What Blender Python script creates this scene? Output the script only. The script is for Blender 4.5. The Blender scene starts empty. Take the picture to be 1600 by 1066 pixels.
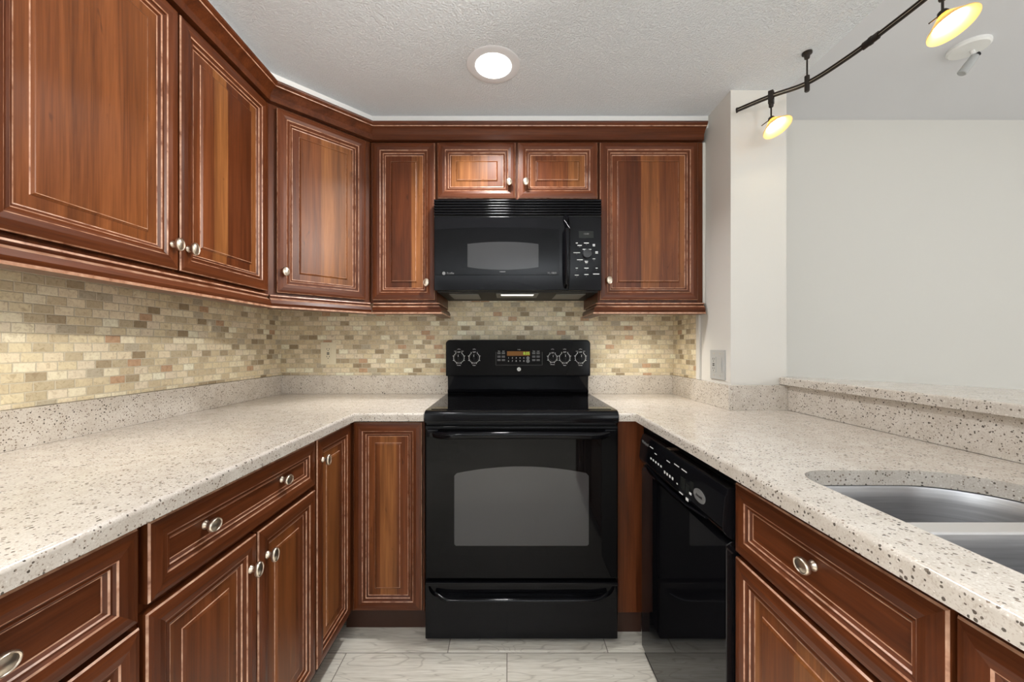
import bpy, bmesh, math, random
from mathutils import Matrix, Vector
random.seed(7)
PI = math.pi
S = bpy.context.scene
COL = S.collection

# ------------------------------------------------------------ camera / world / light
ZC = 1.17                       # eye height
CEIL, CEIL2 = 2.24, 2.44        # kitchen ceiling, living room ceiling
cam_d = bpy.data.cameras.new('camera')
cam_d.sensor_width = 36.0
cam_d.lens = 36.0 * 615 / 1600
cam_d.shift_x = 6 / 1600
cam_d.shift_y = 8 / 1600
cam_d.clip_start = 0.02
cam = bpy.data.objects.new('camera', cam_d)
COL.objects.link(cam)
cam.location = (0, 0, ZC)
cam.rotation_euler = (PI / 2, 0, 0)
S.camera = cam

S.view_settings.view_transform = 'Standard'
S.view_settings.look = 'None'
S.view_settings.gamma = 1.0
S.view_settings.exposure = 0.0
S.view_settings.use_curve_mapping = False
S.cycles.use_denoising = True
S.cycles.max_bounces = 8
S.cycles.diffuse_bounces = 5
S.cycles.glossy_bounces = 4
S.cycles.sample_clamp_indirect = 4.0
S.cycles.caustics_reflective = False
S.cycles.caustics_refractive = False

wd = bpy.data.worlds.new('world')
S.world = wd
wd.use_nodes = True
wd.node_tree.nodes['Background'].inputs[0].default_value = (0.80, 0.90, 1.0, 1)
wd.node_tree.nodes['Background'].inputs[1].default_value = 1.0


def lamp(name, kind, loc, energy, color=(1, 1, 1), rot=(0, 0, 0), **kw):
    d = bpy.data.lights.new(name, kind)
    d.energy = energy
    d.color = color
    for k, v in kw.items():
        setattr(d, k, v)
    o = bpy.data.objects.new(name, d)
    COL.objects.link(o)
    o.location = loc
    o.rotation_euler = rot
    return o


NEUT = (0.985, 0.985, 0.98)
WARM = (1.0, 0.93, 0.79)
DOWNLIGHTS_AND_FILL = [(-0.056, 1.50), (-0.06, -0.64), (-0.06, -2.3), (-0.54, -0.10)]  # the one farthest back is added fill, with no fixture known
for i, (x, y) in enumerate(DOWNLIGHTS_AND_FILL):
    lamp('downlight_or_fill', 'AREA', (x, y, CEIL - 0.012), (10.5, 24, 16, 8)[i], NEUT, shape='DISK', size=0.12, spread=(2.3, 1.7, 2.0, 2.3)[i])
# added fill light at invented windows, behind and right of the viewpoint
lamp('added_window_fill', 'AREA', (3.0, -5.42, 1.35), 34, (0.90, 0.96, 1.0), (PI / 2, 0, 0), shape='RECTANGLE', size=2.1, size_y=1.9)
lamp('added_window_fill', 'AREA', (4.40, -0.6, 1.35), 16, (0.90, 0.96, 1.0), (PI / 2, 0, PI / 2), shape='RECTANGLE', size=2.6, size_y=1.9)
# added fill below the living room ceiling, no fixtures there
for (x, y) in ((2.5, -1.2), (2.6, 0.7)):
    lamp('downlight_or_fill', 'AREA', (x, y, CEIL2 - 0.012), 2, NEUT, shape='DISK', size=0.14)
# added upward fill behind the viewpoint, and more at an invented left wall window
lamp('added_upward_fill', 'AREA', (0.3, -1.9, 1.25), 92, (0.97, 0.985, 1.0), (PI, 0, 0), shape='DISK', size=0.34)
lamp('added_window_fill', 'AREA', (-1.18, -2.1, 1.35), 12, (0.90, 0.96, 1.0), (PI / 2, 0, -PI / 2), shape='RECTANGLE', size=1.5, size_y=1.7)
# added fill spot without a fixture, out of frame, brightens the left wall cabinets


def aim(a, b):
    return Vector((0, 0, -1)).rotation_difference(Vector(b) - Vector(a)).to_euler()


for (a, b, e) in (((1.13, 0.72, 2.03), (-0.93, 1.12, 1.86), 130),):
    lamp('spotlight_or_fill', 'SPOT', a, e, (1.0, 0.95, 0.88), aim(a, b), spot_size=0.86, spot_blend=1.0, shadow_soft_size=0.03)
# warm lamps below the wall cabinets
for (x, y, e) in ((-1.02, 0.98, 5.5), (-0.86, 1.83, 6.5), (-0.50, 1.93, 3.0), (0.66, 1.95, 8.0)):
    lamp('under_cabinet_lamp', 'SPOT', (x, y, 1.362), e, WARM, spot_size=2.5, spot_blend=1.0, shadow_soft_size=0.03)

# ------------------------------------------------------------ materials


def srgb(r, g, b):
    f = lambda c: (c / 255 / 12.92) if c / 255 <= 0.04045 else ((c / 255 + 0.055) / 1.055) ** 2.4
    return (f(r), f(g), f(b), 1)


class NT:
    def __init__(s, name):
        s.m = bpy.data.materials.new(name)
        s.m.use_nodes = True
        s.t = s.m.node_tree
        s.b = s.t.nodes['Principled BSDF']

    def n(s, typ, **kw):
        n = s.t.nodes.new(typ)
        ins = kw.pop('ins', {})
        for k, v in kw.items():
            setattr(n, k, v)
        for k, v in ins.items():
            s.put(n.inputs[k], v)
        return n

    def put(s, sock, v):
        if isinstance(v, bpy.types.NodeSocket):
            s.t.links.new(v, sock)
        else:
            sock.default_value = v

    def set(s, **kw):
        for k, v in kw.items():
            s.put(s.b.inputs[k.replace('_', ' ')], v)

    def math(s, op, a, b=0.0, c=0.0):
        n = s.n('ShaderNodeMath', operation=op)
        s.put(n.inputs[0], a); s.put(n.inputs[1], b); s.put(n.inputs[2], c)
        return n.outputs[0]

    def obj(s):
        return s.n('ShaderNodeTexCoord').outputs['Object']

    def map(s, v, scale=(1, 1, 1), loc=(0, 0, 0)):
        n = s.n('ShaderNodeMapping')
        s.put(n.inputs['Vector'], v); n.inputs['Scale'].default_value = scale
        s.put(n.inputs['Location'], loc)
        return n.outputs[0]

    def noise(s, v, scale, detail=3, rough=0.55, dist=0.0):
        n = s.n('ShaderNodeTexNoise', ins={'Vector': v, 'Scale': scale, 'Detail': detail, 'Roughness': rough, 'Distortion': dist})
        return n.outputs[0]

    def ramp(s, f, stops, interp='LINEAR'):
        n = s.n('ShaderNodeValToRGB')
        s.put(n.inputs[0], f)
        r = n.color_ramp
        r.interpolation = interp
        while len(r.elements) < len(stops):
            r.elements.new(0.5)
        for e, (p, c) in zip(r.elements, stops):
            e.position = p; e.color = c
        return n.outputs[0]

    def mix(s, f, a, b, mode='MIX'):
        n = s.n('ShaderNodeMix', data_type='RGBA', blend_type=mode)
        s.put(n.inputs[0], f); s.put(n.inputs[6], a); s.put(n.inputs[7], b)
        return n.outputs[2]

    def bump(s, h, strength=0.3, dist=0.002):
        n = s.n('ShaderNodeBump', ins={'Height': h, 'Strength': strength, 'Distance': dist})
        s.t.links.new(n.outputs[0], s.b.inputs['Normal'])

    def sep(s, v):
        n = s.n('ShaderNodeSeparateXYZ'); s.put(n.inputs[0], v)
        return n.outputs

    def comb(s, x, y=0.0, z=0.0):
        n = s.n('ShaderNodeCombineXYZ')
        s.put(n.inputs[0], x); s.put(n.inputs[1], y); s.put(n.inputs[2], z)
        return n.outputs[0]

    def white(s, v, dim='3D'):
        n = s.n('ShaderNodeTexWhiteNoise', noise_dimensions=dim)
        s.put(n.inputs['Vector'], v)
        return n.outputs


def plain(name, col, rough=0.5, metal=0.0, spec=0.5, coat=0.0, emit=None, es=1.0):
    t = NT(name)
    t.set(Base_Color=col, Roughness=rough, Metallic=metal, Specular_IOR_Level=spec, Coat_Weight=coat)
    if emit:
        t.set(Emission_Color=emit, Emission_Strength=es)
    return t.m


def wood(name, axis, boards=False, tone=1.0):
    t = NT(name)
    rnd = t.n('ShaderNodeObjectInfo').outputs['Random']
    off = t.math('MULTIPLY', rnd, 37.0)
    v = t.map(t.obj(), loc=t.comb(off, off, off)) if False else t.obj()
    vv = t.n('ShaderNodeVectorMath', operation='ADD')
    t.put(vv.inputs[0], v); t.put(vv.inputs[1], t.comb(off, off, t.math('MULTIPLY', rnd, 11.0)))
    v = vv.outputs[0]
    sc = [26, 26, 26]
    sc[axis] = 1.6
    g1 = t.noise(t.map(v, tuple(sc)), 1.0, 5, 0.6, 0.6)
    sc2 = [220, 220, 220]; sc2[axis] = 5
    g2 = t.noise(t.map(v, tuple(sc2)), 1.0, 2, 0.5)
    g = t.math('ADD', t.math('MULTIPLY', g1, 0.72), t.math('MULTIPLY', g2, 0.28))
    k = tone * 0.80
    C = lambda r, g_, b: tuple(min(1, c * k) for c in srgb(r, g_, b)[:3]) + (1,)
    c = t.ramp(g, [(0.28, C(64, 29, 13)), (0.47, C(94, 47, 22)), (0.62, C(114, 60, 31)), (0.8, C(131, 76, 43))])
    if boards:
        xs = t.sep(v)[0 if axis == 2 else 2]
        w = t.math('FLOOR', t.math('MULTIPLY', t.math('ADD', xs, t.math('MULTIPLY', t.math('SINE', t.math('MULTIPLY', xs, 31.0)), 0.016)), 11.5))
        rv = t.white(t.comb(w, off, 3.3)).get('Value') if hasattr(t, 'zz') else t.white(t.comb(w, off, 3.3))['Value']
        tint = t.ramp(rv, [(0.0, (0.78, 0.74, 0.70, 1)), (0.25, (1.15, 1.2, 1.2, 1)), (0.6, (1.6, 1.95, 1.8, 1)), (1.0, (2.05, 2.9, 2.9, 1))])
        c = t.mix(1.0, c, tint, 'MULTIPLY')
        # dark mineral streaks and knots
        kn = t.noise(t.map(v, (38, 38, 9)), 1.0, 2, 0.5, 1.2)
        c = t.mix(t.ramp(kn, [(0.70, (0, 0, 0, 1)), (0.80, (0.75, 0.75, 0.75, 1))]), c, C(50, 26, 14))
    t.set(Base_Color=c, Roughness=t.math('ADD', 0.30, t.math('MULTIPLY', g2, 0.16)), Specular_IOR_Level=0.26, Coat_Weight=0.08, Coat_Roughness=0.28)
    t.bump(g2, 0.06, 0.001)
    return t.m


def glaze():
    t = NT('worn_edge_glaze')
    f = t.noise(t.obj(), 34.0, 3, 0.6)
    c = t.ramp(f, [(0.32, srgb(124, 78, 54)), (0.46, srgb(172, 126, 100)), (0.7, srgb(206, 166, 140))])
    t.set(Base_Color=c, Roughness=0.35)
    return t.m


def stone():
    t = NT('speckled_quartz')
    v = t.obj()
    big = t.noise(v, 22.0, 3, 0.6)
    col = t.ramp(big, [(0.3, srgb(196, 187, 176)), (0.5, srgb(206, 198, 188)), (0.7, srgb(213, 206, 197))])
    fine = t.noise(v, 330.0, 2, 0.6)
    col = t.mix(t.ramp(fine, [(0.36, (0.42, 0.42, 0.42, 1)), (0.48, (0, 0, 0, 1))]), col, srgb(160, 143, 126))
    for scale, th, rad, c in ((135, 0.82, 0.36, srgb(96, 86, 76)), (200, 0.79, 0.40, srgb(128, 112, 98)), (165, 0.86, 0.40, srgb(66, 58, 50)), (95, 0.955, 0.34, srgb(54, 47, 41)), (280, 0.80, 0.40, srgb(228, 222, 214))):
        vo = t.n('ShaderNodeTexVoronoi', ins={'Vector': v, 'Scale': scale, 'Randomness': 1.0})
        r = t.sep(vo.outputs['Color'])
        on = t.math('GREATER_THAN', r[0], th)
        rr = t.math('MULTIPLY', rad, t.math('ADD', 0.45, t.math('MULTIPLY', r[1], 0.6)))
        d = t.math('ADD', vo.outputs['Distance'], t.math('MULTIPLY', t.math('SUBTRACT', fine, 0.5), 0.25))
        m = t.math('MULTIPLY', t.math('LESS_THAN', d, rr), on)
        col = t.mix(t.math('MULTIPLY', m, 0.88), col, c)
    t.set(Base_Color=col, Roughness=0.16, Specular_IOR_Level=0.5)
    return t.m


def mosaic(name, ax):
    """tumbled stone mosaic, running bond; ax = horizontal axis of the wall"""
    t = NT(name)
    p = t.sep(t.obj())
    TW, TH = 0.0505, 0.0262
    vz = t.math('DIVIDE', p[2], TH)
    row = t.math('FLOOR', vz)
    hx = t.math('ADD', t.math('DIVIDE', p[ax], TW), t.math('MULTIPLY', t.math('MODULO', row, 2.0), 0.5))
    hx = t.math('ADD', hx, t.math('MULTIPLY', t.white(t.comb(row, 5.0, 1.0))['Value'], 0.25))
    colm = t.math('FLOOR', hx)
    key = t.comb(colm, row, float(ax))
    r1 = t.white(key)['Value']
    stops = [(0.0, srgb(236, 223, 196)), (0.14, srgb(227, 214, 182)), (0.28, srgb(219, 205, 174)), (0.40, srgb(232, 220, 197)),
             (0.50, srgb(211, 196, 165)), (0.60, srgb(240, 231, 205)), (0.70, srgb(201, 187, 158)), (0.79, srgb(178, 162, 135)), (0.85, srgb(197, 163, 133)),
             (0.89, srgb(161, 144, 117)), (0.93, srgb(191, 181, 160)), (0.965, srgb(246, 242, 220))]
    c = t.ramp(r1, stops, 'CONSTANT')
    v2 = t.n('ShaderNodeVectorMath', operation='ADD')
    t.put(v2.inputs[0], t.obj()); t.put(v2.inputs[1], key)
    n1 = t.noise(v2.outputs[0], 85.0, 4, 0.65, 0.8)
    c = t.mix(0.75, c, t.mix(1.0, c, t.ramp(n1, [(0.32, (0.66, 0.60, 0.52, 1)), (0.45, (0.95, 0.93, 0.90, 1)), (0.58, (1.04, 1.04, 1.03, 1)), (0.75, (1.16, 1.16, 1.14, 1))]), 'MULTIPLY'))
    fx = t.math('FRACT', hx); fz = t.math('FRACT', vz)
    ex = t.math('MULTIPLY', t.math('MINIMUM', fx, t.math('SUBTRACT', 1.0, fx)), TW)
    ez = t.math('MULTIPLY', t.math('MINIMUM', fz, t.math('SUBTRACT', 1.0, fz)), TH)
    e = t.math('MINIMUM', ex, ez)
    e = t.math('ADD', e, t.math('MULTIPLY', t.math('SUBTRACT', t.noise(t.obj(), 130.0, 2), 0.5), 0.0030))
    mr = t.n('ShaderNodeMapRange', interpolation_type='SMOOTHSTEP', ins={'Value': e, 'From Min': 0.0004, 'From Max': 0.0026})
    c = t.mix(mr.outputs[0], srgb(206, 196, 174), c)
    t.set(Base_Color=c, Roughness=0.55, Specular_IOR_Level=0.35)
    h = t.math('ADD', mr.outputs[0], t.math('MULTIPLY', n1, 0.35))
    t.bump(h, 0.55, 0.0016)
    return t.m


def planks():
    t = NT('grey_wood_look_planks')
    p = t.sep(t.obj())
    TW, TH = 0.612, 0.155
    vy = t.math('DIVIDE', t.math('SUBTRACT', p[1], 1.50 - 10 * TH), TH)
    row = t.math('FLOOR', vy)
    hx = t.math('DIVIDE', t.math('ADD', p[0], 0.39 + 6.12), TW)
    hx = t.math('ADD', hx, t.math('MULTIPLY', t.math('MODULO', t.math('ADD', row, 1.0), 3.0), 0.37))
    col = t.math('FLOOR', hx)
    key = t.comb(col, row, 2.0)
    r = t.white(key)
    v2 = t.n('ShaderNodeVectorMath', operation='ADD')
    sc = t.n('ShaderNodeVectorMath', operation='SCALE'); t.put(sc.inputs[0], r['Color']); sc.inputs['Scale'].default_value = 13.0
    t.put(v2.inputs[0], t.obj()); t.put(v2.inputs[1], sc.outputs[0])
    gv = t.map(v2.outputs[0], (2.2, 11.0, 1.0))
    n1 = t.noise(gv, 1.0, 2, 0.5, 0.4)
    rings = t.math('FRACT', t.math('MULTIPLY', n1, 15.0))
    rings = t.math('ABSOLUTE', t.math('SUBTRACT', t.math('MULTIPLY', rings, 2.0), 1.0))
    fine = t.noise(t.map(v2.outputs[0], (9, 150, 1)), 1.0, 3, 0.6)
    base = t.ramp(fine, [(0.3, srgb(196, 189, 175)), (0.5, srgb(216, 210, 197)), (0.7, srgb(226, 221, 210))])
    base = t.mix(t.ramp(rings, [(0.80, (0, 0, 0, 1)), (0.97, (0.42, 0.42, 0.42, 1))]), base, srgb(150, 140, 126))
    base = t.mix(1.0, base, t.ramp(r['Value'], [(0, (0.90, 0.89, 0.88, 1)), (1, (1.06, 1.06, 1.06, 1))]), 'MULTIPLY')
    fx = t.math('FRACT', hx); fy = t.math('FRACT', vy)
    ex = t.math('MULTIPLY', t.math('MINIMUM', fx, t.math('SUBTRACT', 1.0, fx)), TW)
    ey = t.math('MULTIPLY', t.math('MINIMUM', fy, t.math('SUBTRACT', 1.0, fy)), TH)
    mr = t.n('ShaderNodeMapRange', interpolation_type='SMOOTHSTEP', ins={'Value': t.math('MINIMUM', ex, ey), 'From Min': 0.0010, 'From Max': 0.0024})
    base = t.mix(mr.outputs[0], srgb(128, 120, 108), base)
    t.set(Base_Color=base, Roughness=0.38)
    t.bump(mr.outputs[0], 0.4, 0.001)
    return t.m


def plaster(name, col, scale, strength, dist, rough=0.85):
    t = NT(name)
    n = t.noise(t.obj(), scale, 3, 0.6)
    h = t.ramp(n, [(0.42, (0, 0, 0, 1)), (0.60, (1, 1, 1, 1))])
    t.set(Base_Color=col, Roughness=rough, Specular_IOR_Level=0.3)
    if strength:
        t.bump(h, strength, dist)
    return t.m


def steel():
    t = NT('brushed_steel')
    n = t.noise(t.map(t.obj(), (6, 6, 240)), 1.0, 3, 0.6)
    t.set(Base_Color=t.ramp(n, [(0.3, (0.44, 0.44, 0.45, 1)), (0.7, (0.58, 0.58, 0.59, 1))]), Metallic=1.0, Roughness=t.math('ADD', 0.34, t.math('MULTIPLY', n, 0.12)))
    return t.m


def amber():
    t = NT('amber_glass')
    tr = t.n('ShaderNodeBsdfTranslucent', ins={'Color': srgb(255, 230, 165)})
    mx = t.n('ShaderNodeMixShader', ins={0: 0.5})
    t.set(Base_Color=srgb(253, 228, 172), Roughness=0.15)
    t.t.links.new(t.b.outputs[0], mx.inputs[1]); t.t.links.new(tr.outputs[0], mx.inputs[2])
    out = [n for n in t.t.nodes if n.type == 'OUTPUT_MATERIAL'][0]
    t.t.links.new(mx.outputs[0], out.inputs[0])
    return t.m


M = dict(
    wv=wood('cherry_wood_upright', 2), wh=wood('cherry_wood_level', 0), wp=wood('cherry_wood_panel', 2, True, 1.12), wph=wood('cherry_wood_panel_level', 0),
    wy=wood('cherry_wood_lengthwise', 1),
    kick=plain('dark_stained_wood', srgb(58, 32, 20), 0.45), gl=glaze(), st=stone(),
    tx=mosaic('stone_mosaic_back', 0), ty=mosaic('stone_mosaic_side', 1), fl=planks(),
    ceil=plaster('textured_white_ceiling', srgb(236, 241, 246), 165.0, 0.7, 0.0045), ceil2=plaster('smooth_white_ceiling', srgb(224, 224, 227), 20, 0, 0),
    wall=plaster('warm_white_paint', srgb(216, 213, 207), 220.0, 0.05, 0.001), white=plain('white_paint', srgb(238, 237, 234), 0.45),
    blk=plain('gloss_black_enamel', (0.004, 0.004, 0.005, 1), 0.10, spec=0.16), glass=plain('black_glass', (0.003, 0.003, 0.0035, 1), 0.035, spec=0.12),
    win2=plain('screened_dark_glass', (0.036, 0.036, 0.037, 1), 0.06, spec=0.14),
    dwg=plain('gloss_black_panel', (0.004, 0.004, 0.005, 1), 0.04, spec=0.42),
    satin=plain('satin_black', (0.012, 0.012, 0.014, 1), 0.30), matt=plain('matt_black', (0.01, 0.01, 0.01, 1), 0.6),
    wing=plain('screened_grey_glass', (0.046, 0.046, 0.048, 1), 0.05, spec=0.36), mark=plain('pale_print', srgb(222, 222, 220), 0.5),
    dim=plain('dim_grey_print', srgb(110, 110, 110), 0.5),
    nickel=plain('brushed_nickel', srgb(206, 194, 178), 0.33, 1.0), steel=steel(), chrome=plain('bright_steel', (0.75, 0.75, 0.76, 1), 0.2, 1.0),
    rim=plain('satin_steel_rim', (0.86, 0.86, 0.87, 1), 0.48, 1.0),
    bronze=plain('dark_bronze_metal', srgb(52, 46, 42), 0.4, 0.6), amber=amber(),
    ivory=plain('ivory_plastic', srgb(232, 223, 197), 0.35), grey=plain('grey_plastic', srgb(176, 177, 176), 0.35), slot=plain('slot_dark', (0.01, 0.01, 0.01, 1), 0.6),
    bulb=plain('lit_bulb', (1, 0.9, 0.7, 1), 0.5, emit=(1.0, 0.86, 0.6, 1), es=36.0), lens=plain('lit_lens', (1, 1, 1, 1), 0.5, emit=(1.0, 0.98, 0.95, 1), es=9.0),
    hood=plain('lit_hood_lamp', (1, 1, 1, 1), 0.5, emit=(1, 0.97, 0.9, 1), es=1.2),
    disp=plain('amber_display', srgb(70, 44, 14), 0.15, emit=srgb(116, 72, 18), es=0.55), digit=plain('green_digits', (0, 0, 0, 1), 0.4, emit=srgb(170, 225, 60), es=0.9),
    led=plain('grey_display', srgb(30, 32, 30), 0.25, spec=0.2), filt=plain('grey_mesh_filter', srgb(120, 120, 118), 0.5, 0.3), fill_pane=plain('added_glow_pane', (1, 1, 1, 1), 0.1, emit=(0.93, 0.97, 1, 1), es=0.8),  # the glowing pane is added fill, used by the invented windows
    red=plain('red_print', srgb(200, 40, 30), 0.5),
)

# ------------------------------------------------------------ mesh builder


class MB:
    def __init__(s):
        s.bm = bmesh.new(); s.mats = []

    def mi(s, m):
        m = M[m] if isinstance(m, str) else m
        if m not in s.mats:
            s.mats.append(m)
        return s.mats.index(m)

    def face(s, vs, m):
        try:
            f = s.bm.faces.new(vs)
            f.material_index = m
            return f
        except ValueError:
            return None

    def box(s, x0, x1, y0, y1, z0, z1, m, bevel=0.0, seg=2):
        k = s.mi(m)
        v = [s.bm.verts.new((x, y, z)) for x in (x0, x1) for y in (y0, y1) for z in (z0, z1)]
        q = [(0, 1, 3, 2), (4, 6, 7, 5), (0, 4, 5, 1), (2, 3, 7, 6), (0, 2, 6, 4), (1, 5, 7, 3)]
        fs = [s.face([v[i] for i in f], k) for f in q]
        if bevel > 0:
            es = list({e for f in fs for e in f.edges})
            r = bmesh.ops.bevel(s.bm, geom=es, offset=bevel, segments=seg, affect='EDGES', profile=0.5)
            for f in r['faces']:
                f.material_index = k
        return v

    def prism(s, pts, a0, a1, axis, m, bevel=0.0, seg=2):
        """polygon pts in the other two axes, extruded a0..a1 along axis (0 x, 1 y, 2 z)"""
        k = s.mi(m)

        def P(p, a):
            return {0: (a, p[0], p[1]), 1: (p[0], a, p[1]), 2: (p[0], p[1], a)}[axis]
        A = [s.bm.verts.new(P(p, a0)) for p in pts]
        B = [s.bm.verts.new(P(p, a1)) for p in pts]
        fs = [s.face(A, k), s.face(B[::-1], k)]
        n = len(pts)
        for i in range(n):
            fs.append(s.face([A[i], B[i], B[(i + 1) % n], A[(i + 1) % n]], k))
        bmesh.ops.recalc_face_normals(s.bm, faces=[f for f in fs if f])
        if bevel > 0:
            es = list({e for f in fs[:2] for e in f.edges})
            r = bmesh.ops.bevel(s.bm, geom=es, offset=bevel, segments=seg, affect='EDGES', profile=0.5)
            for f in r['faces']:
                f.material_index = k

    def lathe(s, prof, mat4, m, n=24, sx=1.0, sy=1.0):
        """prof [(r, h)], spun about local z, then placed with mat4"""
        k = s.mi(m); rings = []
        for r, h in prof:
            if r < 1e-6:
                rings.append([s.bm.verts.new(mat4 @ Vector((0, 0, h)))])
            else:
                rings.append([s.bm.verts.new(mat4 @ Vector((r * sx * math.cos(2 * PI * i / n), r * sy * math.sin(2 * PI * i / n), h))) for i in range(n)])
        for a, b in zip(rings, rings[1:]):
            for i in range(n):
                j = (i + 1) % n
                if len(a) == 1 and len(b) == 1:
                    continue
                if len(a) == 1:
                    s.face([a[0], b[i], b[j]], k)
                elif len(b) == 1:
                    s.face([a[i], b[0], a[j]], k)
                else:
                    s.face([a[i], b[i], b[j], a[j]], k)
        for ring, flip in ((rings[0], 1), (rings[-1], 0)):
            if len(ring) > 1:
                s.face(ring[::-1] if flip else ring, k)

    def tube(s, pts, r, m, n=12, ry=None):
        k = s.mi(m); pts = [Vector(p) for p in pts]; rings = []
        ry = ry or r
        for i, p in enumerate(pts):
            d = (pts[min(i + 1, len(pts) - 1)] - pts[max(i - 1, 0)]).normalized()
            up = Vector((0, 0, 1)) if abs(d.z) < 0.95 else Vector((0, 1, 0))
            a = d.cross(up).normalized(); b = a.cross(d).normalized()
            rings.append([s.bm.verts.new(p + a * r * math.cos(2 * PI * j / n) + b * ry * math.sin(2 * PI * j / n)) for j in range(n)])
        for A, B in zip(rings, rings[1:]):
            for j in range(n):
                s.face([A[j], A[(j + 1) % n], B[(j + 1) % n], B[j]], k)
        s.face(rings[0][::-1], k); s.face(rings[-1], k)

    def sweep(s, path, prof, mats, caps=True):
        """profile [(outward, z)] run along a level 2D path, mitred; outward = right of travel"""
        ks = [s.mi(m) for m in mats]
        P = [Vector(p) for p in path]; sec = []
        for i, p in enumerate(P):
            ds = []
            if i > 0: ds.append((P[i] - P[i - 1]).normalized())
            if i < len(P) - 1: ds.append((P[i + 1] - P[i]).normalized())
            ns = [Vector((d.y, -d.x)) for d in ds]
            nrm = sum(ns, Vector((0, 0))).normalized()
            k = 1.0 / max(0.2, nrm.dot(ns[0]))
            sec.append([s.bm.verts.new((p.x + nrm.x * o * k, p.y + nrm.y * o * k, z)) for o, z in prof])
        n = len(prof)
        for A, B in zip(sec, sec[1:]):
            for j in range(n):
                s.face([A[j], B[j], B[(j + 1) % n], A[(j + 1) % n]], ks[j % len(ks)])
        if caps:
            s.face(sec[0], ks[0]); s.face(sec[-1][::-1], ks[0])

    def text(s, string, size, mat4, m, align='CENTER', depth=0.0003, sx=1.0):
        cu = bpy.data.curves.new('lettering', 'FONT')
        cu.body = string; cu.size = size; cu.align_x = align; cu.align_y = 'CENTER'; cu.extrude = depth; cu.resolution_u = 3
        o = bpy.data.objects.new('lettering', cu); COL.objects.link(o)
        bpy.context.view_layer.update()
        dg = bpy.context.evaluated_depsgraph_get()
        me = bpy.data.meshes.new_from_object(o.evaluated_get(dg))
        me.transform(mat4 @ Matrix.Diagonal((sx, 1, 1, 1)))
        k = s.mi(m); old = set(s.bm.faces)
        s.bm.from_mesh(me)
        for f in s.bm.faces:
            if f not in old:
                f.material_index = k
        bpy.data.meshes.remove(me); bpy.data.objects.remove(o); bpy.data.curves.remove(cu)

    def build(s, name, parent=None, loc=(0, 0, 0), rot=0.0, smooth=35):
        bmesh.ops.recalc_face_normals(s.bm, faces=s.bm.faces[:])
        me = bpy.data.meshes.new(name)
        s.bm.to_mesh(me); s.bm.free()
        for m in s.mats:
            me.materials.append(m)
        if smooth:
            me.shade_smooth()
            me.set_sharp_from_angle(angle=math.radians(smooth))
        o = bpy.data.objects.new(name, me)
        COL.objects.link(o)
        if smooth:
            wn = o.modifiers.new('even_shading', 'WEIGHTED_NORMAL')
            wn.weight = 100
            wn.keep_sharp = True
        if parent:
            o.parent = parent
        o.location = loc; o.rotation_euler = (0, 0, rot)
        return o


def tag(o, label, cat, group=None, kind=None):
    o['label'] = label
    if cat: o['category'] = cat
    if group: o['group'] = group
    if kind: o['kind'] = kind
    return o


def thing(name, label, cat, loc=(0, 0, 0), rot=0.0, group=None):
    o = bpy.data.objects.new(name, None)
    COL.objects.link(o)
    o.empty_display_size = 0.1
    o.location = loc; o.rotation_euler = (0, 0, rot)
    return tag(o, label, cat, group)


def struct(name, mb, label, smooth=0):
    o = mb.build(name, smooth=smooth)
    o['kind'] = 'structure'; o['label'] = label
    return o


def T(x, y, z): return Matrix.Translation((x, y, z))


RX = Matrix.Rotation(PI / 2, 4, 'X')      # local z -> -y (towards the room), text upright


# ------------------------------------------------------------ room shell
XL, YB, XR, YC = -1.276, 2.209, 0.93, 1.645       # left wall, back wall, stub wall, stub wall's front face
XCOL = 1.163                                        # right side of the stub wall
X2, Y2 = 4.5, -5.5                                  # living room side wall, wall behind the camera
mb = MB(); mb.box(XL - 0.1, X2 + 0.1, Y2 - 0.1, YB + 0.1, -0.1, 0, 'fl'); struct('floor', mb, 'pale grey wood-look plank tile floor')
mb = MB(); mb.box(XL - 0.1, XCOL, Y2 - 0.1, YB + 0.1, CEIL, CEIL2 + 0.1, 'ceil'); struct('ceiling', mb, 'white textured kitchen ceiling')
mb = MB(); mb.box(XCOL, X2 + 0.1, Y2 - 0.1, YB + 0.1, CEIL2, CEIL2 + 0.1, 'ceil2'); struct('ceiling_beyond', mb, 'smooth white ceiling beyond the bar')
mb = MB()
for (y0, y1, z0, z1) in ((Y2, -2.9, 0, CEIL), (-1.3, YB, 0, CEIL), (-2.9, -1.3, 0, 0.45), (-2.9, -1.3, 2.2, CEIL)):
    mb.box(XL - 0.1, XL, y0, y1, z0, z1, 'wall')
struct('wall_left', mb, 'left kitchen wall behind the wall cabinets')
mb = MB(); mb.box(XL - 0.1, X2, YB, YB + 0.1, 0, CEIL2, 'wall'); struct('wall_back', mb, 'back wall running on beyond the bar')
mb = MB(); mb.box(XR, XCOL, YC, YB, 0, CEIL, 'wall'); struct('wall_stub', mb, 'white stub wall at the right end of the back counter')
mb = MB()
for (y0, y1, z0, z1) in ((Y2, -1.95, 0, CEIL2), (0.75, YB, 0, CEIL2), (-1.95, 0.75, 0, 0.35), (-1.95, 0.75, 2.3, CEIL2)):
    mb.box(X2, X2 + 0.1, y0, y1, z0, z1, 'wall')
struct('wall_right', mb, 'living room side wall')
mb = MB()
for (x0, x1, z0, z1) in ((XL, 1.9, 0, CEIL2), (4.1, X2, 0, CEIL2), (1.9, 4.1, 0, 0.35), (1.9, 4.1, 2.3, CEIL2)):
    mb.box(x0, x1, Y2 - 0.1, Y2, z0, z1, 'wall')
struct('wall_front', mb, 'wall behind the viewpoint')
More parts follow.
